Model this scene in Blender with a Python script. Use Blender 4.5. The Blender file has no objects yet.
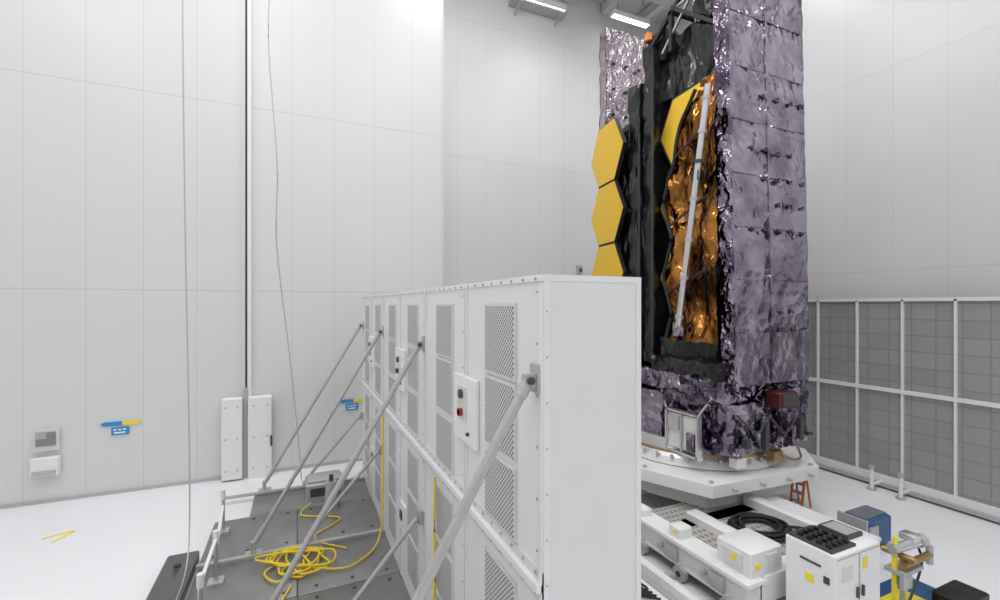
import bpy, math, random
from mathutils import Vector, Matrix, noise
random.seed(4)
scene=bpy.context.scene
scene.view_settings.view_transform='Standard'
scene.view_settings.look='None'
scene.view_settings.exposure=0.0

# ---------------------------------------------------------------- materials
def new_mat(name):
    m=bpy.data.materials.new(name); m.use_nodes=True
    nt=m.node_tree
    return m,nt,nt.nodes['Principled BSDF']
def mat(name,col,rough=.5,metal=0.,bump=0.,bscale=8.,var=0.,vscale=3.,coat=0.,emit=0.):
    m,nt,b=new_mat(name)
    N=nt.nodes.new; L=nt.links.new
    b.inputs['Base Color'].default_value=(*col,1)
    b.inputs['Roughness'].default_value=rough
    b.inputs['Metallic'].default_value=metal
    if coat: b.inputs['Coat Weight'].default_value=coat
    if emit:
        b.inputs['Emission Color'].default_value=(*col,1); b.inputs['Emission Strength'].default_value=emit
    tc=N('ShaderNodeTexCoord')
    n=N('ShaderNodeTexNoise'); n.inputs['Scale'].default_value=vscale; n.inputs['Detail'].default_value=4
    L(tc.outputs['Object'],n.inputs['Vector'])
    mx=N('ShaderNodeMix'); mx.data_type='RGBA'
    v=max(var,.03)
    mx.inputs[6].default_value=(*[c*(1-v) for c in col],1)
    mx.inputs[7].default_value=(*[min(1,c*(1+v)) for c in col],1)
    L(n.outputs['Fac'],mx.inputs[0]); L(mx.outputs[2],b.inputs['Base Color'])
    if bump:
        n2=N('ShaderNodeTexNoise'); n2.inputs['Scale'].default_value=bscale; n2.inputs['Detail'].default_value=5
        L(tc.outputs['Object'],n2.inputs['Vector'])
        bp=N('ShaderNodeBump'); bp.inputs['Strength'].default_value=bump; bp.inputs['Distance'].default_value=.05
        L(n2.outputs['Fac'],bp.inputs['Height']); L(bp.outputs['Normal'],b.inputs['Normal'])
    return m
def foil(name,c1,c2,rough=.22,scale=3.5,metal=1.0,bs=1.0,dist=.05,cs=1.5,stretch=(1,1,1)):
    """crumpled metallised film: distorted voronoi creases drive the normals"""
    m,nt,b=new_mat(name); N=nt.nodes.new; L=nt.links.new
    b.inputs['Metallic'].default_value=metal; b.inputs['Roughness'].default_value=rough
    tc=N('ShaderNodeTexCoord'); mp=N('ShaderNodeMapping'); mp.inputs['Scale'].default_value=stretch; L(tc.outputs['Object'],mp.inputs['Vector'])
    nc=N('ShaderNodeTexNoise'); nc.inputs['Scale'].default_value=cs; nc.inputs['Detail'].default_value=3; L(mp.outputs[0],nc.inputs['Vector'])
    rp=N('ShaderNodeValToRGB'); rp.color_ramp.elements[0].position=.38; rp.color_ramp.elements[0].color=(*c1,1)
    rp.color_ramp.elements[1].position=.62; rp.color_ramp.elements[1].color=(*c2,1)
    L(nc.outputs['Fac'],rp.inputs['Fac']); L(rp.outputs['Color'],b.inputs['Base Color'])
    nz=N('ShaderNodeTexNoise'); nz.inputs['Scale'].default_value=scale; nz.inputs['Detail'].default_value=2
    L(mp.outputs[0],nz.inputs['Vector'])
    ad=N('ShaderNodeVectorMath'); ad.operation='MULTIPLY_ADD'; ad.inputs[1].default_value=(.35,.35,.35)
    L(nz.outputs['Color'],ad.inputs[0]); L(mp.outputs[0],ad.inputs[2])
    hs=[]
    for k,(sc,wt) in enumerate(((scale,1.0),(scale*2.6,.4))):
        vo=N('ShaderNodeTexVoronoi'); vo.inputs['Scale'].default_value=sc; L(ad.outputs[0],vo.inputs['Vector'])
        mu=N('ShaderNodeMath'); mu.operation='MULTIPLY'; mu.inputs[1].default_value=wt; L(vo.outputs['Distance'],mu.inputs[0]); hs.append(mu)
    sm=N('ShaderNodeMath'); sm.operation='ADD'; L(hs[0].outputs[0],sm.inputs[0]); L(hs[1].outputs[0],sm.inputs[1])
    bp=N('ShaderNodeBump'); bp.inputs['Strength'].default_value=bs; bp.inputs['Distance'].default_value=dist
    L(sm.outputs[0],bp.inputs['Height']); L(bp.outputs['Normal'],b.inputs['Normal'])
    return m
def panel_mat(name,col,axes,pu,pv,rough=.35,dark=.86,wu=.016,wv=.025,offu=0,offv=0):
    m,nt,b=new_mat(name); N=nt.nodes.new; L=nt.links.new
    tc=N('ShaderNodeTexCoord'); sp=N('ShaderNodeSeparateXYZ'); L(tc.outputs['Object'],sp.inputs[0])
    def seam(o,p,w,off):
        a=N('ShaderNodeMath'); a.operation='ADD'; a.inputs[1].default_value=off+1000*p; L(o,a.inputs[0])
        d=N('ShaderNodeMath'); d.operation='DIVIDE'; d.inputs[1].default_value=p; L(a.outputs[0],d.inputs[0])
        f=N('ShaderNodeMath'); f.operation='FRACT'; L(d.outputs[0],f.inputs[0])
        g=N('ShaderNodeMath'); g.operation='LESS_THAN'; g.inputs[1].default_value=w/p; L(f.outputs[0],g.inputs[0])
        return g.outputs[0]
    s1=seam(sp.outputs[axes[0]],pu,wu,offu); s2=seam(sp.outputs[axes[1]],pv,wv,offv)
    mxm=N('ShaderNodeMath'); mxm.operation='MAXIMUM'; L(s1,mxm.inputs[0]); L(s2,mxm.inputs[1])
    nz=N('ShaderNodeTexNoise'); nz.inputs['Scale'].default_value=.25; nz.inputs['Detail'].default_value=3
    L(tc.outputs['Object'],nz.inputs['Vector'])
    c=N('ShaderNodeMix'); c.data_type='RGBA'; c.inputs[6].default_value=(*[x*.97 for x in col],1); c.inputs[7].default_value=(*[min(1,x*1.03) for x in col],1)
    L(nz.outputs['Fac'],c.inputs[0])
    c2=N('ShaderNodeMix'); c2.data_type='RGBA'; L(mxm.outputs[0],c2.inputs[0]); L(c.outputs[2],c2.inputs[6]); c2.inputs[7].default_value=(*[x*dark for x in col],1)
    L(c2.outputs[2],b.inputs['Base Color']); b.inputs['Roughness'].default_value=rough
    return m
def grille_mat(name,axis=1,pitch=.034,rad=.36,c1=(.66,.66,.66),c2=(.13,.13,.14)):
    m,nt,b=new_mat(name); N=nt.nodes.new; L=nt.links.new
    tc=N('ShaderNodeTexCoord'); mp=N('ShaderNodeMapping'); mp.inputs['Rotation'].default_value=(math.radians(45),0,0); mp.inputs['Location'].default_value=(0,50,50)
    L(tc.outputs['Object'],mp.inputs['Vector'])
    sp=N('ShaderNodeSeparateXYZ'); L(mp.outputs[0],sp.inputs[0])
    cb=N('ShaderNodeCombineXYZ'); L(sp.outputs[axis],cb.inputs[0]); L(sp.outputs[2],cb.inputs[1])
    sc=N('ShaderNodeVectorMath'); sc.operation='SCALE'; sc.inputs['Scale'].default_value=1/pitch; L(cb.outputs[0],sc.inputs[0])
    fr=N('ShaderNodeVectorMath'); fr.operation='FRACTION'; L(sc.outputs[0],fr.inputs[0])
    sb=N('ShaderNodeVectorMath'); sb.operation='SUBTRACT'; sb.inputs[1].default_value=(.5,.5,0); L(fr.outputs[0],sb.inputs[0])
    ln=N('ShaderNodeVectorMath'); ln.operation='LENGTH'; L(sb.outputs[0],ln.inputs[0])
    lt=N('ShaderNodeMath'); lt.operation='LESS_THAN'; lt.inputs[1].default_value=rad; L(ln.outputs['Value'],lt.inputs[0])
    c=N('ShaderNodeMix'); c.data_type='RGBA'; c.inputs[6].default_value=(*c1,1); c.inputs[7].default_value=(*c2,1)
    L(lt.outputs[0],c.inputs[0]); L(c.outputs[2],b.inputs['Base Color']); b.inputs['Roughness'].default_value=.5
    return m
def tile_mat(name,c1,c2,mo,axis=1,bw=.5,bh=.42):
    m,nt,b=new_mat(name); N=nt.nodes.new; L=nt.links.new
    tc=N('ShaderNodeTexCoord'); sp=N('ShaderNodeSeparateXYZ'); L(tc.outputs['Object'],sp.inputs[0])
    cb=N('ShaderNodeCombineXYZ'); L(sp.outputs[axis],cb.inputs[0]); L(sp.outputs[2],cb.inputs[1])
    br=N('ShaderNodeTexBrick'); br.offset=0.0; br.inputs['Scale'].default_value=1
    br.inputs['Brick Width'].default_value=bw; br.inputs['Row Height'].default_value=bh; br.inputs['Mortar Size'].default_value=.03
    br.inputs['Mortar Smooth'].default_value=1.0
    br.inputs['Color1'].default_value=(*c1,1); br.inputs['Color2'].default_value=(*c2,1); br.inputs['Mortar'].default_value=(*mo,1)
    L(cb.outputs[0],br.inputs['Vector']); L(br.outputs['Color'],b.inputs['Base Color']); b.inputs['Roughness'].default_value=.35
    return m

WALL=panel_mat('wall_panel_left',(.70,.705,.705),(0,2),1.22,5.4,offu=0.15,dark=.82)
WALL2=panel_mat('wall_panel_recess',(.77,.77,.78),(0,2),1.22,5.4,offu=0.4,dark=.85)
WALLR=panel_mat('wall_panel_right',(.70,.70,.71),(1,2),1.25,6.0,rough=.33,dark=.86)
FLOOR=panel_mat('epoxy_floor',(.86,.865,.89),(0,1),6,6,rough=.28,dark=.97)
CEIL=panel_mat('ceiling_panel',(.74,.74,.74),(0,1),2.4,2.4)
WHITE=mat('white_paint',(.80,.80,.81),.4)
WHITE2=mat('white_enamel',(.84,.84,.85),.35)
OFFW=mat('offwhite_enamel',(.70,.70,.69),.4)
GRILLE=grille_mat('perforated_grille')
SEAM=mat('dark_seam',(.42,.42,.43),.5)
LG=mat('light_grey_metal',(.5,.5,.51),.4,.3)
STEEL=mat('strut_steel',(.50,.49,.475),.42,.4,bump=.08,var=.15)
ALU=mat('aluminium',(.68,.68,.68),.3,.9)
DK=mat('dark_grey',(.06,.06,.065),.5)
BLK=mat('black_rubber',(.012,.012,.014),.45)
PLATE=mat('ballast_plate_grey',(.25,.25,.25),.38,.35,var=.25,vscale=1.5)
PLATE2=mat('ballast_plate_dark',(.15,.15,.155),.35,.4,var=.2,vscale=2)
YEL=mat('yellow_cable',(.85,.62,.02),.45)
YMARK=mat('yellow_marking',(.9,.72,.05),.5)
BLUE=mat('blue_paint',(.02,.09,.24),.4)
BLUES=mat('blue_sign',(.03,.27,.65),.5)
RED=mat('red_knob',(.6,.02,.02),.35)
ORANGE=mat('orange_paint',(.8,.22,.04),.45)
REDBOX=mat('copper_red_box',(.12,.03,.022),.35,.5,bump=.3)
SILV=foil('lavender_foil',(.25,.21,.28),(.42,.37,.45),rough=.20,scale=1.7,dist=.10)
SILVP=foil('pinkish_foil',(.42,.345,.39),(.56,.49,.53),rough=.28,scale=3.5,dist=.05)
SILVD=foil('dark_lavender_foil',(.13,.10,.155),(.42,.36,.45),rough=.17,scale=2.6,dist=.14)
BLKF=foil('black_kapton',(.008,.008,.009),(.016,.016,.017),rough=.2,scale=1.6,metal=.0,dist=.10,stretch=(1,1,.45))
BROWN=foil('amber_kapton',(.04,.014,.004),(.50,.22,.055),rough=.14,scale=1.6,dist=.2,cs=2.0,stretch=(1,1,.5))
GOLD=mat('gold_mirror',(.93,.58,.035),.28,.5)
GOLDS=mat('gold_mirror_bright',(1,.62,.04),.25,.5,bump=.1,bscale=3)
EMIT=mat('lamp_diffuser',(1,1,1),.5,emit=4)
FILT=tile_mat('filter_mesh_grey',(.32,.32,.31),(.36,.36,.35),(.26,.26,.255))
BRASS=mat('brass_ring',(.42,.29,.12),.35,.8)
SCREEN=mat('screen_glass',(.16,.18,.22),.15)
DECK=grille_mat('perforated_deck',axis=0,pitch=.12,rad=.3,c1=(.42,.40,.37),c2=(.2,.19,.17))
WINM=mat('hatch_glass',(.25,.24,.23),.2)

# ---------------------------------------------------------------- mesh builder
class MB:
    def __init__(s,name): s.n=name; s.v=[]; s.f=[]; s.mi=[]; s.ms=[]; s.flat=[]
    def m(s,mt):
        if mt not in s.ms: s.ms.append(mt)
        return s.ms.index(mt)
    def add(s,vs,fs,mt,flat=False):
        o=len(s.v); s.v+= [tuple(v) for v in vs]; k=s.m(mt)
        for f in fs: s.f.append([i+o for i in f]); s.mi.append(k); s.flat.append(flat)
    def box(s,x0,x1,y0,y1,z0,z1,mt,c=0.0):
        if c<=0:
            vs=[(x,y,z) for z in (z0,z1) for x,y in ((x0,y0),(x1,y0),(x1,y1),(x0,y1))]
            fs=[(3,2,1,0),(4,5,6,7),(0,1,5,4),(1,2,6,5),(2,3,7,6),(3,0,4,7)]
            s.add(vs,fs,mt,True)
        else:
            pl=[(x0+c,y0),(x1-c,y0),(x1,y0+c),(x1,y1-c),(x1-c,y1),(x0+c,y1),(x0,y1-c),(x0,y0+c)]
            vs=[(a,b,z0) for a,b in pl]+[(a,b,z1-c) for a,b in pl]
            ins=[(a+(.5*(x0+x1)-a)*min(1,2*c/(x1-x0)),b+(.5*(y0+y1)-b)*min(1,2*c/(y1-y0)),z1) for a,b in pl]
            vs+=ins
            fs=[tuple(range(7,-1,-1)),tuple(range(16,24))]
            for l in (0,8):
                for i in range(8): j=(i+1)%8; fs.append((l+i,l+j,l+8+j,l+8+i))
            s.add(vs,fs,mt,True)
    def obox(s,c,size,R,mt):
        hx,hy,hz=[a/2 for a in size]; c=Vector(c)
        vs=[c+R@Vector((x,y,z)) for z in (-hz,hz) for x,y in ((-hx,-hy),(hx,-hy),(hx,hy),(-hx,hy))]
        s.add(vs,[(3,2,1,0),(4,5,6,7),(0,1,5,4),(1,2,6,5),(2,3,7,6),(3,0,4,7)],mt,True)
    def beam(s,p0,p1,w,h,mt):
        p0=Vector(p0);p1=Vector(p1);d=p1-p0
        q=d.to_track_quat('X','Z').to_matrix()
        s.obox((p0+p1)/2,(d.length,w,h),q,mt)
    def cyl(s,p0,p1,r,mt,n=14,r2=None):
        p0=Vector(p0);p1=Vector(p1);r2=r if r2 is None else r2
        q=(p1-p0).to_track_quat('Z','Y').to_matrix()
        vs=[];fs=[]
        for p,rr in ((p0,r),(p1,r2)):
            for i in range(n):
                a=2*math.pi*i/n; vs.append(p+q@Vector((rr*math.cos(a),rr*math.sin(a),0)))
        for i in range(n):
            j=(i+1)%n; fs.append((i,j,n+j,n+i))
        fs.append(tuple(range(n-1,-1,-1))); fs.append(tuple(range(n,2*n)))
        s.add(vs,fs,mt)
    def prism(s,pts,ext,mt,mt_side=None,mt_back=None):
        n=len(pts); e=Vector(ext); vs=[Vector(p) for p in pts]; vs+= [v+e for v in vs[:n]]
        s.add(vs,[tuple(range(n))],mt,True)
        s.add(vs,[tuple(range(2*n-1,n-1,-1))],mt_back or mt_side or mt,True)
        s.add(vs,[(i,i+n,(i+1)%n+n,(i+1)%n) for i in range(n)],mt_side or mt,True)
    def tube(s,pts,r,mt,n=8,sub=6,closed=False):
        P=[Vector(p) for p in pts]; C=[]
        k=len(P)
        if k>2 and sub>1:
            rng=range(k) if closed else range(k-1)
            for i in rng:
                if closed: a,b,c,d=P[(i-1)%k],P[i],P[(i+1)%k],P[(i+2)%k]
                else: a,b,c,d=P[max(i-1,0)],P[i],P[i+1],P[min(i+2,k-1)]
                for j in range(sub):
                    t=j/sub
                    C.append(.5*((2*b)+(c-a)*t+(2*a-5*b+4*c-d)*t*t+(3*b-a-3*c+d)*t**3))
            if not closed: C.append(P[-1])
        else: C=P
        vs=[];fs=[];m=len(C)
        for i,p in enumerate(C):
            if closed: d=C[(i+1)%m]-C[i-1]
            else: d=C[min(i+1,m-1)]-C[max(i-1,0)]
            if d.length<1e-6: d=Vector((0,0,1))
            q=d.to_track_quat('Z','Y').to_matrix()
            for j in range(n):
                a=2*math.pi*j/n; vs.append(p+q@Vector((r*math.cos(a),r*math.sin(a),0)))
        for i in range(m if closed else m-1):
            ii=(i+1)%m
            for j in range(n):
                jj=(j+1)%n; fs.append((i*n+j,i*n+jj,ii*n+jj,ii*n+j))
        s.add(vs,fs,mt)
    def sheet(s,fn,nu,nv,mt,flat=True):
        vs=[fn(u/nu,v/nv) for v in range(nv+1) for u in range(nu+1)]
        fs=[]
        for v in range(nv):
            for u in range(nu):
                a=v*(nu+1)+u; b=a+1; c=a+nu+2; d=a+nu+1
                if random.random()<.5: fs+=[(a,b,c),(a,c,d)]
                else: fs+=[(a,b,d),(b,c,d)]
        s.add(vs,fs,mt,flat)
    def crinkle(s,x0,x1,y0,y1,z0,z1,mt,cell=.15,amp=.05,puff=0,pz=1.1,lean=0,fr=2.5,jit=.0,flat=True):
        nx=max(1,int((x1-x0)/cell)); ny=max(1,int((y1-y0)/cell)); nz=max(1,int((z1-z0)/cell))
        def D(p,nrm):
            q=Vector(p)
            w=noise.noise_vector(q*fr)*amp+noise.noise_vector(q*fr*2.7+Vector((7,3,1)))*amp*.6+noise.noise_vector(q*31.7+Vector((2,5,9)))*jit
            if puff: w+= Vector(nrm)*puff*(abs(math.sin(math.pi*(q.z-z0)/pz))**.4)
            q=q+w
            t=(p[2]-z0)/(z1-z0)
            q.x+=lean*t
            return q
        def face(fn,nu,nv,nrm): s.sheet(lambda u,v:D(fn(u,v),nrm),nu,nv,mt,flat)
        X=lambda u:x0+(x1-x0)*u
        Y=lambda u:y0+(y1-y0)*u
        Z=lambda u:z0+(z1-z0)*u
        face(lambda u,v:(X(u),y0,Z(v)),nx,nz,(0,-1,0)); face(lambda u,v:(X(1-u),y1,Z(v)),nx,nz,(0,1,0))
        face(lambda u,v:(x0,Y(1-u),Z(v)),ny,nz,(0,0,0)); face(lambda u,v:(x1,Y(u),Z(v)),ny,nz,(0,0,0))
        face(lambda u,v:(X(u),Y(v),z1),nx,ny,(0,0,0)); face(lambda u,v:(X(u),Y(1-v),z0),nx,ny,(0,0,0))
    def build(s,parent=None):
        me=bpy.data.meshes.new(s.n); me.from_pydata(s.v,[],s.f)
        for mt in s.ms: me.materials.append(mt)
        me.polygons.foreach_set('material_index',s.mi)
        me.polygons.foreach_set('use_smooth',[not f for f in s.flat])
        me.update()
        try: me.set_sharp_from_angle(angle=math.radians(40))
        except Exception: pass
        o=bpy.data.objects.new(s.n,me); scene.collection.objects.link(o)
        if parent: o.parent=parent
        return o
def empty(n):
    e=bpy.data.objects.new(n,None); scene.collection.objects.link(e); return e

# ---------------------------------------------------------------- room shell
ZC=18.6
def slab(n,a,mt):
    b=MB(n); b.box(*a,mt); return b.build()
slab('floor',(-13,16.2,-8,17.2,-.2,0),FLOOR)
slab('ceiling',(-13,16.2,-8,17.2,ZC,ZC+.2),CEIL)
b=MB('wall_back'); b.box(-13,4.6,15.2,15.4,0,ZC,WALL); b.box(4.5,4.6,15.4,17,0,ZC,WALL2); b.box(4.6,16.2,16.9,17.1,0,ZC,WALL2); b.build()
slab('wall_right',(16,16.2,-8,16.9,0,ZC),WALLR)
slab('wall_left',(-13.2,-13,-8,15.4,0,ZC),WALLR)
slab('wall_front',(-13,16.2,-8.2,-8,0,ZC),WALL)
b=MB('baseboard_back'); b.box(-13,4.6,15.15,15.2,0,.08,LG); b.box(4.6,16,16.85,16.9,0,.08,LG); b.build()
b=MB('door_1')
b.box(-1.46,-1.385,15.12,15.2,0,ZC,OFFW); b.box(-1.385,-1.325,15.165,15.2,0,ZC,DK); b.box(-1.325,-1.22,15.10,15.2,0,ZC,WHITE)
b.box(-1.95,-1.43,14.85,15.12,.05,2.35,WHITE2,.03); b.box(-1.30,-.68,14.85,15.12,0,2.35,WHITE2,.03)
for z in (.3,1.2,2.1):
    for x in (-1.85,-1.55,-1.15,-.8): b.cyl((x,14.85,z),(x,14.83,z),.025,LG,8)
b.box(-.72,-.66,14.83,14.86,.9,1.2,DK)
b.box(-1.42,-1.33,15.0,15.12,0,2.6,LG)
b.build()
b=MB('trim_1'); b.box(4.57,4.62,15.17,15.22,0,ZC,OFFW); b.build()
b=MB('pass_through_hatch')
b.box(-6.02,-5.52,15.1,15.19,1.33,1.86,OFFW); b.box(-5.96,-5.58,15.07,15.1,1.46,1.8,WINM); b.box(-5.96,-5.75,15.06,15.08,1.64,1.8,SEAM)
b.box(-6.05,-5.5,15.0,15.19,.72,1.18,WHITE2,.02); b.box(-6.0,-5.55,14.96,15.0,.76,.86,LG)
b.build()
def sign(x,z):
    b=MB('direction_sign')
    y=15.17
    b.prism([(x-.48,y,z+.1),(x-.40,y,z+.05),(x-.02,y,z+.05),(x-.02,y,z+.15),(x-.40,y,z+.15)],(0,.02,0),BLUES)
    b.prism([(x,y,z+.05),(x+.34,y,z+.05),(x+.42,y,z+.1),(x+.34,y,z+.15),(x,y,z+.15)],(0,.02,0),YMARK)
    b.box(x-.24,x+.14,y,y+.02,z-.20,z,BLUES)
    for k in range(3): b.box(x-.19+.1*k,x-.13+.1*k,y-.005,y,z-.08,z-.04,WHITE2)
    b.box(x-.18,x+.06,y-.005,y,z-.16,z-.12,WHITE2)
    return b.build()
sign(-4.25,1.75); sign(1.65,1.85)
b=MB('wall_junction_box'); b.box(11.2,11.42,16.72,16.9,6.35,6.75,LG,.02); b.box(11.25,11.37,16.7,16.72,6.45,6.6,DK); b.build()
b=MB('floor_tape_mark')
b.obox((-4.75,12.95,.004),(.50,.07,.006),Matrix.Rotation(math.radians(20),3,'Z'),YMARK); b.obox((-4.60,12.80,.004),(.50,.07,.006),Matrix.Rotation(math.radians(62),3,'Z'),YMARK)
b.build()
b=MB('floor_drain_cover'); b.box(-4.75,-4.45,9.9,10.4,0,.012,LG); b.box(-4.72,-4.48,9.93,10.37,.012,.016,STEEL); b.build()

# ---------------------------------------------------------------- ceiling lights
def lamp(n,x,y,z,sx,sy,p,rot=(0,0,0)):
    l=bpy.data.lights.new(n,'AREA'); l.shape='RECTANGLE'; l.size=sx; l.size_y=sy; l.energy=p; l.color=(1,.998,.99)
    o=bpy.data.objects.new(n,l); o.location=(x,y,z); o.rotation_euler=rot; scene.collection.objects.link(o); return o
for x in (-8,-1.5,5,11.5):
    for y in (-3,4,11.5):
        b=MB('ceiling_light'); b.box(x-1.2,x+1.2,y-.35,y+.35,ZC-.18,ZC,OFFW); b.box(x-1.1,x+1.1,y-.27,y+.27,ZC-.2,ZC-.18,EMIT); b.build()
        lamp('high_bay_lamp',x,y,ZC-.3,2.6,1.6,248)
b=MB('wall_light_fixture')
b.box(7.9,10.4,16.35,16.9,17.25,17.35,LG); b.box(8.0,10.3,16.3,16.6,17.36,17.6,WHITE2); b.box(8.05,10.25,16.33,16.57,17.33,17.36,EMIT)
b.beam((8.2,16.9,16.95),(8.2,16.35,17.25),.06,.06,LG); b.beam((10.1,16.9,16.95),(10.1,16.35,17.25),.06,.06,LG); b.build()
b=MB('ceiling_beam_frame')
for y in (12.6,14.6): b.box(9,16,y,y+.3,17.9,18.4,OFFW); b.box(9,16,y-.1,y+.4,17.84,17.9,LG)
for x in (10.5,12.5,14.5): b.box(x,x+.25,12.6,16.8,18.1,18.5,OFFW)
b.box(12.4,14.4,15.8,16.1,17.5,17.7,WHITE2); b.box(12.45,14.35,15.83,16.07,17.48,17.5,EMIT)
for x in (12.7,14.1): b.cyl((x,15.95,17.7),(x,15.95,18.6),.03,LG,8)
b.build()

# ---------------------------------------------------------------- HEPA filter unit
fw=empty('hepa_filter_bank')
X0,X1,Y0,Y1,ZT=1.72,2.66,3.04,13.4,5.235
b=MB('cabinet')
b.box(X0,X1,Y0,Y1,.1,ZT-.02,WHITE)
b.box(X0-.012,X1+.005,Y0-.004,Y1+.015,ZT-.05,ZT,WHITE2)
b.box(X0-.06,X0,Y0,Y1,2.80,2.86,WHITE2)
b.box(X0-.012,X0,Y0,Y1,2.70,2.80,OFFW)
b.box(X0-.012,X0,Y0,Y1,2.86,2.95,OFFW)
P=1.727
for k in range(7):
    y=Y0+P*k
    b.box(X0-.02,X0,max(Y0,y-.04),min(Y1,y+.04),.15,ZT-.07,WHITE2)
    b.box(X0-.024,X0-.018,y-.004,y+.004,.15,ZT-.07,SEAM) if 0<k<6 else None
    for z in [0.3+.4*i for i in range(13)]:
        if k<6: b.cyl((X0-.02,y+.06,z),(X0-.03,y+.06,z),.012,LG,6)
n=int((Y1-Y0)/.22)
for i in range(n):
    y=Y0+.1+.22*i
    b.cyl((X0-.012,y,ZT-.03),(X0-.025,y,ZT-.03),.014,STEEL,6)
    b.cyl((X0-.012,y,2.91),(X0-.025,y,2.91),.015,STEEL,6)
    b.cyl((X0-.012,y,2.75),(X0-.025,y,2.75),.015,STEEL,6)
for x in (X0,X1-.05): b.box(x,x+.05,Y0-.008,Y0,.1,ZT-.05,WHITE2)
for z in [.4+.35*i for i in range(14)]:
    b.cyl((X0+.025,Y0-.008,z),(X0+.025,Y0-.014,z),.008,LG,6)
b.build(fw)
b=MB('grilles')
for k in range(6):
    yc=Y0+P*k+.80
    for z1,z0 in ((5.0,4.36),(4.30,3.66),(3.58,2.98),(2.60,1.96),(1.88,1.24),(1.16,.52)):
        b.box(X0-.022,X0,yc-.345,yc+.345,z0-.015,z1+.015,OFFW)
        b.box(X0-.026,X0-.02,yc-.32,yc+.32,z0+.01,z1-.01,GRILLE)
b.build(fw)
b=MB('control_panels')
for k in (0,2,4):
    y=Y0+P*k+1.33
    b.box(X0-.05,X0,y,y+.72,3.5,4.22,WHITE2,.01)
    b.cyl((X0-.05,y+.4,4.02),(X0-.09,y+.4,4.02),.05,DK,12); b.cyl((X0-.05,y+.4,3.82),(X0-.10,y+.4,3.82),.045,RED if k==0 else DK,12)
    b.box(X0-.06,X0-.05,y+.25,y+.55,3.74,4.1,OFFW); b.box(X0-.10,X0-.06,y+.36,y+.44,3.79,3.85,DK)
    b.cyl((X0-.05,y+.2,3.62),(X0-.08,y+.2,3.62),.02,DK,8)
    b.box(X0-.03,X0,y,y+.5,1.0,1.5,WHITE2); b.box(X0-.05,X0-.03,y+.2,y+.35,1.2,1.35,DK)
b.build(fw)
b=MB('support_struts')
for k in range(4):
    y=Y0+.08+3.44*k
    if k==3: y=Y1-.08
    a=Vector((X0-.09,y,4.42)); f=Vector((-.78,y,.34))
    b.cyl(a,f,.040,STEEL,14)
    b.box(X0-.04,X0,y-.06,y+.07,4.32,4.54,STEEL); b.box(X0-.13,X0-.03,y-.035,y+.035,4.36,4.47,STEEL)
    b.cyl((X0-.09,y-.06,4.42),(X0-.09,y+.06,4.42),.03,DK,10)
    d=(f-a).normalized(); b.cyl(a+d*.04,a+d*.14,.05,STEEL,12); b.cyl(f-d*.4,f-d*.1,.055,LG,12)
    b.box(-.92,-.62,y-.12,y+.12,.14,.2,STEEL); b.box(-.82,-.74,y-.06,y+.06,.2,.42,STEEL)
    a=Vector((X0-.09,y+.1,1.85)); f=Vector((.25,y+.1,.3))
    b.cyl(a,f,.038,STEEL,12); b.box(X0-.08,X0,y+.04,y+.16,1.75,1.95,STEEL); b.box(.13,.37,y-.02,y+.22,.14,.2,STEEL)
    b.cyl((.25,y+.02,.28),(.25,y+.18,.28),.06,STEEL,10)
b.build(fw)
b=MB('ballast_base')
for k in range(5):
    y0=3.0+1.78*k; b.box(-1.68,.0,y0,y0+1.76,.02,.14,PLATE,.01); b.box(.02,X0,y0,y0+1.76,.02,.14,PLATE,.01)
    for x in (-1.5,-.9,-.2,.3,.9,1.5):
        for yy in (y0+.15,y0+1.6): b.cyl((x,yy,.14),(x,yy,.155),.03,DK,8)
b.box(X0,X1,Y0,Y1,0,.1,DK)
b.box(-1.0,X0,11.9,13.4,.02,.12,PLATE,.01)
for y in (6.5,9.95,13.2): b.box(-1.7,X0,y-.05,y+.05,.14,.19,STEEL)
b.build(fw)
b=MB('steel_ballast_slab'); b.box(-2.25,-1.74,2.5,10.5,0,.22,PLATE2,.015)
for y in (4,6,8,10): b.cyl((-2.0,y,.22),(-2.0,y,.26),.06,DK,10)
for y in (8.6,9.0): b.box(-2.18,-2.02,y-.3,y-.1,.22,.235,WHITE2)
b.build()
b=MB('jack_stands')
for (x,y) in ((-1.3,7.9),(-1.3,9.3),(-1.45,11.3)):
    b.cyl((x,y,.14),(x,y,1.0),.035,ALU,10); b.box(x-.12,x+.12,y-.12,y+.12,.14,.18,LG); b.cyl((x,y,.85),(x,y,1.05),.05,WHITE2,10)
b.beam((-1.3,7.9,.9),(-1.3,9.3,.9),.05,.05,WHITE2); b.beam((-1.3,9.3,.7),(-1.45,11.3,.7),.05,.05,WHITE2)
b.build(fw)
b=MB('tool_case'); b.box(.2,1.1,12.3,13.0,.12,.50,LG,.03); b.box(.25,1.05,12.35,12.95,.50,.58,LG,.02); b.box(.3,1.0,12.27,12.3,.2,.4,DK); b.cyl((.6,12.28,.3),(.75,12.28,.3),.02,DK,8)
b.cyl((.75,11.7,.12),(.75,11.7,.75),.16,LG,14,.12); b.cyl((.75,11.7,.75),(.75,11.7,.9),.05,DK,10); b.build(fw)
b=MB('yellow_power_cable')
pts=[]
for i in range(46):
    a=i*.9; r=.32+.14*math.sin(i*1.7)
    pts.append((.0+r*math.cos(a)*1.3+.2*math.sin(i*.4),9.3+r*math.sin(a)*1.2,.17+.003*i))
pts+=[(.6,8.8,.2),(1.1,8.9,.2),(1.5,9.4,.25),(1.62,9.6,.9),(1.64,9.7,2.0),(1.64,9.72,2.7)]
b.tube(pts,.018,YEL,6,4)
b.tube([(1.64,5.75,2.75),(1.64,5.78,2.2),(1.62,5.8,1.0),(1.4,6.2,.2),(.7,7.0,.18),(.1,7.3,.18),(-.3,7.8,.18),(-.1,8.6,.18)],.018,YEL,6,6)
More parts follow.
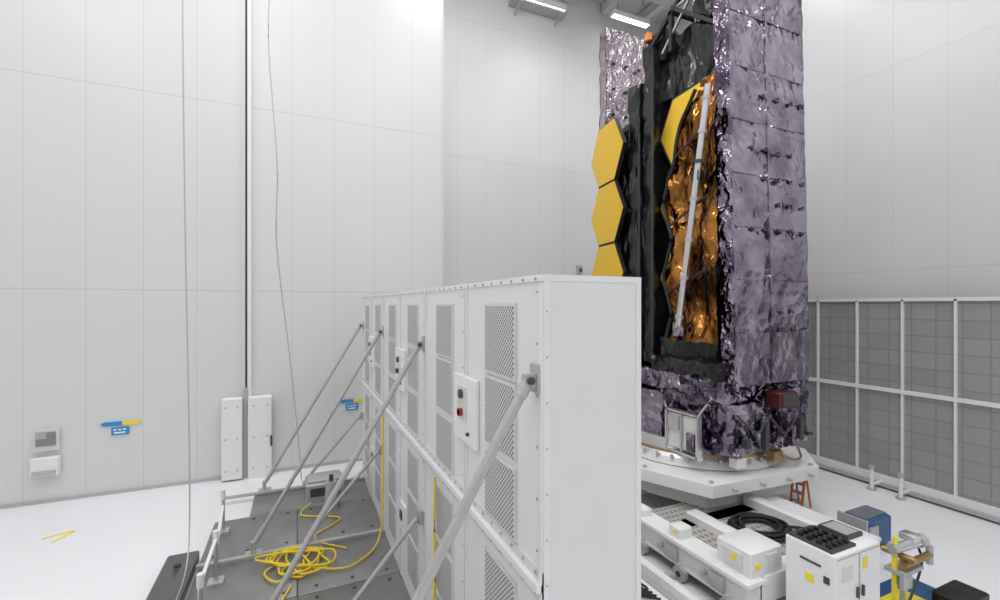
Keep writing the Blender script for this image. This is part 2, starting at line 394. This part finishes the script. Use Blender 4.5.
b.tube([(.9,9.5,.17),(.3,10.2,.17),(.9,10.9,.17),(.1,11.4,.17),(.3,12.0,.17)],.016,YEL,6,6)
b.build(fw)
b=MB('hanging_cable')
b.tube([(-2.0,10.5,ZC),(-2.02,10.5,12),(-1.98,10.48,7),(-1.9,10.4,3),(-1.85,10.2,.9),(-1.8,9.6,.3),(-1.78,8.6,.25)],.012,LG,6,8)
b.build()
b=MB('hanging_cable')
b.tube([(-.62,12.4,ZC),(-.56,12.4,14),(-.64,12.4,11.5),(-.45,12.4,8.5),(-.46,12.4,6.5),(-.2,12.45,4),(.0,12.5,1.9),(.1,12.5,.6)],.015,LG,6,8)
b.build()

# ---------------------------------------------------------------- filter screen at right
b=MB('filter_screen')
XF=14.7
b.box(XF,XF+.35,2.4,15.4,.12,5.15,FILT)
b.box(XF-.06,XF+.4,2.36,15.44,5.1,5.19,WHITE2)
for z0,z1 in ((.12,.34),(2.64,2.74)): b.box(XF-.07,XF,2.36,15.44,z0,z1,WHITE2)
b.box(XF-.16,XF-.05,2.3,15.5,.06,.16,LG)
y=2.4; ys=[]
while y<15.5:
    b.box(XF-.06,XF,y-.025,y+.025,.12,5.15,WHITE2); ys.append(y); y+=1.07
for i,y in enumerate(ys):
    if i%2==0: b.cyl((XF-.02,y,.06),(XF+.02,y,.06),.06,DK,10)
for y in (6.5,7.15,9.9):
    b.box(XF-.5,XF,y-.03,y+.03,.12,.18,WHITE2); b.cyl((XF-.5,y,.0),(XF-.5,y,.62),.045,WHITE2,12); b.cyl((XF-.5,y,.0),(XF-.5,y,.05),.11,LG,14)
    b.cyl((XF-.5,y,.55),(XF-.5,y,.66),.07,LG,12)
b.build()

# ---------------------------------------------------------------- telescope
tel=empty('folded_space_telescope')
LN=-.34
b=MB('aft_sunshield_pallet')
b.crinkle(8.58,11.06,6.85,7.08,3.25,13.6,SILV,cell=.12,amp=.030,puff=.02,pz=1.15,lean=LN,fr=1.4,jit=.004)
def lx(z): return LN*(z-3.25)/10.35
for z in [3.25+1.15*i for i in range(1,9)]:
    b.box(8.64+lx(z),11.02+lx(z),6.825,6.85,z-.012,z+.012,SILVD)
for z,n0,n1 in ((4.45,1,5),(4.85,2,4),(6.65,0,5),(7.25,2,5),(7.8,1,5),(8.4,0,4),(9.6,1,5)):
    for j in range(n0,n1):
        x=9.2+.42*j+lx(z)+random.uniform(-.05,.05)
        b.obox((x,6.80,z+random.uniform(-.04,.04)),(.13,.04,.045),Matrix.Rotation(random.uniform(-.4,.4),3,'Y'),DK)
        b.obox((x+.03,6.79,z),(.04,.04,.10),Matrix.Rotation(random.uniform(-.6,.6),3,'Y'),SILVD)
b.crinkle(9.72,9.77,6.81,6.85,3.3,13.5,SILV,cell=.09,amp=.015,lean=LN,fr=4)
b.crinkle(8.50,8.60,6.82,7.12,3.3,13.5,SILVD,cell=.09,amp=.03,lean=LN,fr=4)
b.build(tel)
b=MB('forward_sunshield_pallet')
b.crinkle(8.86,11.4,11.7,12.0,3.4,13.7,SILVP,cell=.12,amp=.035,puff=.04,pz=1.3,fr=2.4,jit=.006)
for z in (12.6,11.8,11.0,10.2):
    for j in range(5): b.obox((9.1+.5*j,11.62,z),(.10,.06,.06),Matrix.Rotation(random.uniform(-.8,.8),3,'Y'),DK)
b.build(tel)
b=MB('telescope_core')
b.crinkle(9.1,11.0,7.45,11.6,3.3,10.4,BLKF,cell=.2,amp=.08,fr=1.6)
b.crinkle(8.45,9.1,9.15,9.55,3.5,11.9,BLKF,cell=.12,amp=.07,fr=1.6,flat=False)
b.crinkle(8.38,9.1,9.62,10.05,3.7,11.0,BLKF,cell=.12,amp=.07,fr=1.6,flat=False)
b.crinkle(8.5,9.0,7.3,9.0,3.4,4.2,BLKF,cell=.12,amp=.10,fr=2)
b.crinkle(8.75,9.2,10.1,11.6,3.4,10.1,BLKF,cell=.18,amp=.06,fr=2)
b.crinkle(8.75,10.7,7.5,9.2,10.3,11.8,BLKF,cell=.2,amp=.08,fr=2)
b.beam((8.34,9.58,3.8),(8.34,9.58,9.6),.03,.04,DK); b.beam((8.38,9.12,3.9),(8.38,9.12,10.6),.03,.05,DK)
b.build(tel)
b=MB('top_truss')
for x in (8.5,9.6,10.6):
    b.beam((x,7.2,13.3),(x,9.5,11.6),.10,.10,BLK); b.beam((x,7.3,11.3),(x,8.6,12.4),.08,.08,BLK)
    b.beam((x,8.6,11.3),(x,8.6,12.3),.10,.10,BLK)
    b.beam((x,7.4,12.9),(x,8.9,11.4),.05,.05,ALU)
    b.beam((x,7.2,12.4),(x,8.6,12.3),.05,.05,STEEL)
b.beam((8.5,8.6,12.3),(10.6,8.6,12.3),.1,.1,BLK)
b.crinkle(8.6,10.4,8.9,9.4,11.3,12.1,BLKF,cell=.14,amp=.08,flat=False)
b.crinkle(8.5,9.6,7.2,7.9,11.6,13.3,BLKF,cell=.14,amp=.08,flat=False)
b.cyl((8.55,9.45,12.0),(8.55,9.45,12.16),.13,ORANGE,14,.11); b.cyl((8.55,9.45,12.16),(8.55,9.45,12.22),.09,ORANGE,12)
b.beam((8.55,9.45,11.5),(8.55,9.45,12.0),.05,.05,BLK)
b.build(tel)
def hexcol(name,px,py,th,ztop,h,n,mt,s1=.96):
    b=MB(name); u=Vector((math.sin(th),math.cos(th),0)); nrm=Vector((-math.cos(th),math.sin(th),0)); W=h*1.155
    for k in range(n):
        zc=ztop-h*(k+.5); c=Vector((px,py,zc))+u*(W/2)
        def ring(s): return [c+u*(s*W/2*math.cos(a))+Vector((0,0,1))*(s*W/2*math.sin(a)) for a in [math.pi/3*i for i in range(6)]]
        b.prism([p for p in ring(.99)],-nrm*.10,BLK,BLK,BLK)
        b.prism([p+nrm*.012 for p in ring(s1)],-nrm*.011,mt,GOLD,BLK)
    return b.build(tel)
hexcol('mirror_wing',8.16,9.98,math.radians(10),10.35,1.78,4,GOLD)
hexcol('primary_mirror_segments',8.42,7.14,math.radians(7),10.20,1.80,3,GOLDS,.92)
b=MB('mirror_backing'); 
u=Vector((math.sin(math.radians(10)),math.cos(math.radians(10)),0))
for z in (9.4,7.6,5.8,4.0):
    p=Vector((8.34,9.98,z)); b.beam(p,p+u*1.9,.12,.10,BLK)
b.build(tel)
b=MB('amber_blanket')
def bnd(z): 
    # scalloped outer edge: follows the inner outline of the hexagon column
    t=max(0.0,(10.1-z)/5.95)
    k=((10.20-z)/1.80)%1.0
    tri=1-abs(2*k-1)
    return 7.46+1.02*min(1,t*3.2)**.8+.26*(tri-.5)*min(1,t*4)
def fn(u,v):
    z=4.15+5.95*v; yb=bnd(z) ; y=7.10+(yb-7.10)*u
    x=8.30+.10*math.sin(u*math.pi)*math.sin(v*math.pi)
    q=Vector((x,y,z)); w=noise.noise_vector(Vector((y*3.0,z*1.1,1)))*.14+noise.noise_vector(q*6)*.05
    return q+Vector((w.x,w.y*.3*(1 if 0<u<1 else .3),w.z*.4))
b.sheet(fn,30,90,BROWN)
# black edge binding
b.tube([(8.26,bnd(4.2+.3*i),4.2+.3*i) for i in range(20)],.045,BLK,6,3)
for z0 in (8.5,6.9,5.3): b.beam((8.17,7.2,z0+.5),(8.18,bnd(z0)-.1,z0),.03,.05,BLK)
b.build(tel)
b=MB('deployable_boom')
b.cyl((8.08,7.12,9.75),(8.08,7.97,4.46),.07,ALU,14)
for t in (.05,.18,.3,.45,.62,.78,.95):
    p=Vector((8.08,7.12,9.75)).lerp(Vector((8.08,7.97,4.46)),t); d=Vector((0,.85,-5.29)).normalized()
    b.cyl(p-d*.04,p+d*.04,.09,LG if t!=.3 else DK,14)
b.crinkle(8.03,8.2,7.36,7.56,7.75,8.0,BLKF,cell=.08,amp=.03)
b.crinkle(8.0,8.16,7.9,8.04,4.3,4.6,SILV,cell=.06,amp=.03)
b.build(tel)
b=MB('spacecraft_bus')
b.crinkle(8.35,11.1,7.25,11.3,1.75,3.35,SILVD,cell=.11,amp=.08,fr=2.6,jit=.012)
b.crinkle(8.2,11.2,7.0,11.5,2.95,3.35,SILVD,cell=.11,amp=.12,fr=2.0,jit=.012)
b.crinkle(8.25,8.9,7.05,9.0,3.2,3.7,BLKF,cell=.11,amp=.12,fr=2.4)
b.crinkle(8.5,9.6,6.98,7.5,1.7,2.8,SILV,cell=.09,amp=.06,fr=3,jit=.012)
b.crinkle(10.2,11.15,6.95,7.5,1.75,3.0,SILVD,cell=.09,amp=.07,fr=3,jit=.012)
b.crinkle(8.14,8.22,7.5,8.32,1.66,2.46,OFFW,cell=.1,amp=.02,fr=3)
for y in (7.44,8.36): b.box(8.08,8.22,y-.025,y+.025,1.55,2.55,ALU)
for z in (1.58,2.52): b.box(8.08,8.22,7.42,8.38,z-.025,z+.025,ALU)
b.box(8.07,8.16,7.5,7.72,1.7,2.1,SILVD); b.box(8.07,8.16,7.95,8.28,2.1,2.4,LG); b.box(8.08,8.14,7.88,7.92,1.6,2.5,STEEL)
b.beam((8.1,7.44,2.5),(8.3,7.1,3.1),.04,.04,ALU); b.beam((8.1,8.36,2.5),(8.3,8.8,3.1),.04,.04,ALU)
b.crinkle(8.1,8.5,8.5,9.5,1.7,2.9,SILV,cell=.1,amp=.07,fr=3,jit=.01)
b.box(9.7,10.3,6.62,7.0,2.72,3.06,REDBOX,.03); b.box(9.75,10.25,6.58,6.62,2.76,3.02,DK)
for i in range(9):
    x=8.6+.3*i; b.box(x,x+.13,6.82,6.95,1.75+.12*(i%3),1.92+.15*(i%4),DK if i%2 else SILVD)
b.tube([(8.7,6.9,2.6),(9.2,6.8,2.2),(9.6,6.82,2.5),(10.1,6.8,2.1),(10.6,6.85,2.4)],.025,DK,6,6)
b.tube([(8.15,8.5,2.7),(8.05,8.2,3.0),(8.1,7.6,2.8),(8.2,7.1,2.9)],.025,DK,6,6)
b.build(tel)
b=MB('payload_adapter')
c=(9.75,9.1)
b.cyl((*c,1.27),(*c,1.42),2.05,OFFW,48,1.95); b.cyl((*c,1.42),(*c,1.50),1.95,ALU,48,1.9); b.cyl((*c,1.50),(*c,1.56),1.9,BRASS,48,1.88); b.cyl((*c,1.56),(*c,1.80),1.85,ALU,48,1.75)
for i in range(36):
    a=i*math.pi/18; b.cyl((c[0]+2.0*math.cos(a),c[1]+2.0*math.sin(a),1.4),(c[0]+2.0*math.cos(a),c[1]+2.0*math.sin(a),1.5),.035,STEEL,6)
b.box(8.75,9.05,6.95,7.15,1.42,1.62,WHITE2); b.box(9.9,10.2,6.9,7.1,1.42,1.65,BRASS)
b.tube([(10.1,6.9,1.6),(10.4,6.8,1.45),(10.9,6.95,1.4),(11.2,7.2,1.5)],.025,BRASS,8,6)
b.build(tel)
# ---------------------------------------------------------------- transport cart
cart=empty('rotating_transport_cart')
b=MB('octagonal_turntable')
oc=[(7.2,8.2),(7.85,6.8),(11.05,6.62),(12.1,7.6),(12.3,9.9),(11.2,11.5),(8.4,11.6),(7.2,10.3)]
b.prism([(x,y,1.25) for x,y in oc],(0,0,-.26),WHITE)
oc2=[(9.75+(x-9.75)*.93,9.1+(y-9.1)*.92) for x,y in oc]
b.prism([(x,y,.99) for x,y in oc2],(0,0,-.08),LG)
oc3=[(9.6+(x-9.75)*.80,9.1+(y-9.1)*.84) for x,y in oc]
b.prism([(x,y,.91) for x,y in oc3],(0,0,-.32),OFFW)
for (x,y) in oc[:4]:
    b.cyl((x+(9.75-x)*.06,y+(9.1-y)*.06,1.25),(x+(9.75-x)*.06,y+(9.1-y)*.06,1.29),.05,STEEL,10)
for x in (8.4,9.2,10.0,10.7): b.cyl((x,6.78-.055*(x-7.85),1.12),(x,6.68-.055*(x-7.85),1.12),.035,LG,8)
b.build(cart)
b=MB('chassis')
for x in (6.4,9.55):
    b.box(x,x+.35,4.9,11.9,.22,.62,OFFW,.02); b.box(x-.05,x+.4,4.85,11.95,.60,.66,WHITE2)
    b.box(x-.03,x+.38,4.9,11.9,.22,.27,WHITE2)
for y in (4.9,6.7,9.0,11.5): b.box(6.7,9.6,y,y+.3,.24,.60,WHITE)
b.box(6.78,9.5,5.2,7.6,.54,.60,DECK)
b.box(6.78,9.5,4.9,5.2,.60,.66,WHITE2)
for y in (5.2,6.2,7.2,8.4,10,11.4):
    for x in (6.34,9.98): b.cyl((x-.05,y,.14),(x+.05,y,.14),.14,LG,18); b.cyl((x-.06,y,.14),(x+.06,y,.14),.05,DK,10)
    b.cyl((6.3,y+.5,.42),(6.4,y+.5,.42),.05,LG,10)
    b.box(6.34,6.4,y+.1,y+.4,.3,.52,LG)
b.box(7.3,7.6,5.5,7.0,.60,.76,WHITE,.02); b.box(9.0,9.25,5.3,7.0,.60,.8,WHITE,.02)
b.build(cart)
b=MB('guide_rail'); b.box(5.85,6.0,4.6,11.9,0,.2,WHITE2); b.box(5.75,6.1,4.6,11.9,0,.04,LG)
for y in (5,6.2,7.4,8.6,9.8): b.box(6.0,6.22,y,y+.12,.05,.16,LG)
b.build(cart)
b=MB('electrical_enclosure')
b.box(6.55,7.3,4.95,5.60,.66,1.06,WHITE,.02); b.box(6.52,6.55,5.1,5.45,.75,.98,OFFW); b.box(6.50,6.52,5.2,5.28,.84,.93,YMARK)
b.box(6.65,6.73,4.92,4.95,.8,.88,YMARK); b.box(6.9,7.15,4.92,4.95,.75,.98,OFFW)
b.box(6.45,6.75,6.3,6.6,.66,.86,WHITE,.02); b.box(6.43,6.45,6.4,6.47,.74,.80,YMARK)
b.box(6.45,6.7,7.3,7.9,.66,.80,WHITE,.02)
b.build(cart)
b=MB('coiled_hose')
for i in range(5):
    r=.30+.05*i
    b.tube([(8.25+r*1.1*math.cos(a)+.03*math.sin(3*a+i),6.05+r*math.sin(a),.66+.03*((i*2)%4)) for a in [2*math.pi*j/14 for j in range(14)]],.032,BLK,8,3,True)
b.tube([(8.6,5.9,.68),(8.9,5.6,.70),(8.8,5.2,.7),(8.4,5.0,.72),(8.0,4.8,.9)],.03,BLK,8,6)
b.build(cart)
b=MB('floor_cable_bundle')
for i in range(5):
    b.tube([(5.2+.12*i,8.2,.03),(5.45+.1*i,7.6,.05),(5.1+.17*i,7.1,.04),(5.5,6.7+.1*i,.05),(5.2+.1*i,6.3,.04),(5.6,5.9+.1*i,.04)],.02,BLK,6,6)
b.build()
# ---------------------------------------------------------------- control cabinet
b=MB('control_cabinet')
x0,x1,y0,y1=7.02,8.14,3.98,4.72
b.box(x0,x1,y0,y1,.10,1.40,WHITE2,.02)
b.box(x0+.56,x0+.575,y0-.008,y0,.14,1.34,SEAM); b.box(x0+.03,x1-.03,y0-.006,y0,1.33,1.345,SEAM)
b.box(x0+.66,x0+.76,y0-.012,y0,1.08,1.25,YMARK); b.box(x0+.15,x0+.4,y0-.01,y0,1.0,1.2,OFFW); b.box(x0+.62,x0+.66,y0-.03,y0,.7,.85,DK); b.box(x0+.49,x0+.53,y0-.03,y0,.7,.85,DK)
b.box(x0-.014,x0,y0+.08,y0+.16,.95,1.05,DK); b.box(x0-.014,x0,y0+.2,y0+.5,1.15,1.18,DK)
b.box(x0-.012,x0,y0+.3,y0+.42,.86,.98,YMARK)
b.box(x0+.02,x0+.60,y0+.06,y1-.04,1.40,1.44,DK)
for i in range(4):
    for j in range(4): b.cyl((x0+.1+.13*i,y0+.15+.14*j,1.44),(x0+.1+.13*i,y0+.15+.14*j,1.49),.045,BLK,10)
b.box(x0+.66,x0+1.04,y0+.2,y1-.1,1.40,1.46,DK); b.box(x0+.7,x0+1.0,y0+.24,y1-.14,1.46,1.465,LG)
for x in (x0+.1,x1-.1):
    for y in (y0+.1,y1-.1): b.cyl((x-.03,y,.06),(x+.03,y,.06),.06,DK,10)
b.build()
b=MB('blue_equipment_crate')
b.box(10.45,11.35,5.35,5.85,.08,.62,BLUE,.03); b.box(10.52,11.28,5.42,5.79,.62,.66,SCREEN); b.box(10.5,10.8,5.31,5.35,.25,.5,LG)
b.box(10.40,10.46,5.33,5.87,.06,.66,LG)
for x in (10.55,11.25):
    for y in (5.45,5.75): b.cyl((x-.03,y,.05),(x+.03,y,.05),.05,DK,10)
b.build()
b=MB('step_ladder')
lx0,ly0=11.2,7.12
for y in (ly0,ly0+.28):
    b.beam((lx0,y,.0),(lx0+.14,y,.84),.05,.03,ORANGE); b.beam((lx0+.36,y,.0),(lx0+.17,y,.84),.04,.03,ORANGE)
for t in (.2,.45,.7): b.box(lx0-.02+.15*t,lx0+.10+.15*t,ly0,ly0+.28,.84*t-.02,.84*t+.02,ALU)
b.box(lx0+.08,lx0+.24,ly0-.03,ly0+.31,.82,.86,ALU); b.build()
b=MB('alignment_tool_stand')
bx,by=9.0,4.1
b.box(bx-.3,bx+.5,by-.25,by+.25,.06,.12,YMARK)
for x in (bx-.25,bx+.42):
    for y in (by-.2,by+.2): b.cyl((x-.02,y,.05),(x+.02,y,.05),.05,DK,10)
b.box(bx-.25,bx-.19,by-.03,by+.03,.12,1.05,YMARK); b.box(bx-.02,bx+.04,by-.03,by+.03,.12,.9,LG)
b.cyl((bx-.3,by,1.08),(bx+.35,by-.05,1.10),.075,ALU,16); b.cyl((bx+.35,by-.05,1.10),(bx+.48,by-.06,1.11),.10,LG,16); b.cyl((bx-.1,by-.22,.96),(bx-.1,by+.22,.96),.05,BRASS,12)
b.cyl((bx-.2,by-.1,.84),(bx+.6,by-.1,.86),.055,BRASS,12); b.box(bx+.1,bx+.3,by-.12,by+.1,1.15,1.25,ALU,.01); b.cyl((bx-.2,by,1.1),(bx-.2,by,1.26),.035,YMARK,10)
b.box(bx-.28,bx+.3,by-.15,by+.12,.70,.76,LG); b.cyl((bx+.6,by-.1,.7),(bx+.6,by-.1,1.0),.05,LG,10); b.box(bx-.3,bx-.05,by-.16,by-.1,.5,.7,ALU)
b.tube([(bx+.5,by,.92),(bx+.6,by,.7),(bx+.45,by,.4),(bx+.2,by,.12)],.02,DK,6,6)
b.build()
b=MB('blue_floor_mat'); b.box(9.0,10.2,3.6,4.65,0,.05,BLUE,.01); b.box(9.0,10.2,3.6,3.66,.05,.06,LG); b.build()
b=MB('black_tool_case'); b.box(9.65,10.4,3.55,4.0,.06,.26,BLK,.02); b.box(9.95,10.15,3.53,3.55,.14,.18,LG); b.build()

# ---------------------------------------------------------------- camera
cd=bpy.data.cameras.new('camera'); cam=bpy.data.objects.new('camera',cd); scene.collection.objects.link(cam)
cd.sensor_width=36; cd.lens=36*455/1000; cd.shift_y=.005; cd.clip_end=200
cam.location=(0,0,5); cam.rotation_euler=(math.radians(90),0,-math.atan2(.407,.913))
scene.camera=cam
w=bpy.data.worlds.new('world'); w.use_nodes=True; w.node_tree.nodes['Background'].inputs[0].default_value=(.8,.85,.9,1); w.node_tree.nodes['Background'].inputs[1].default_value=.3
scene.world=w
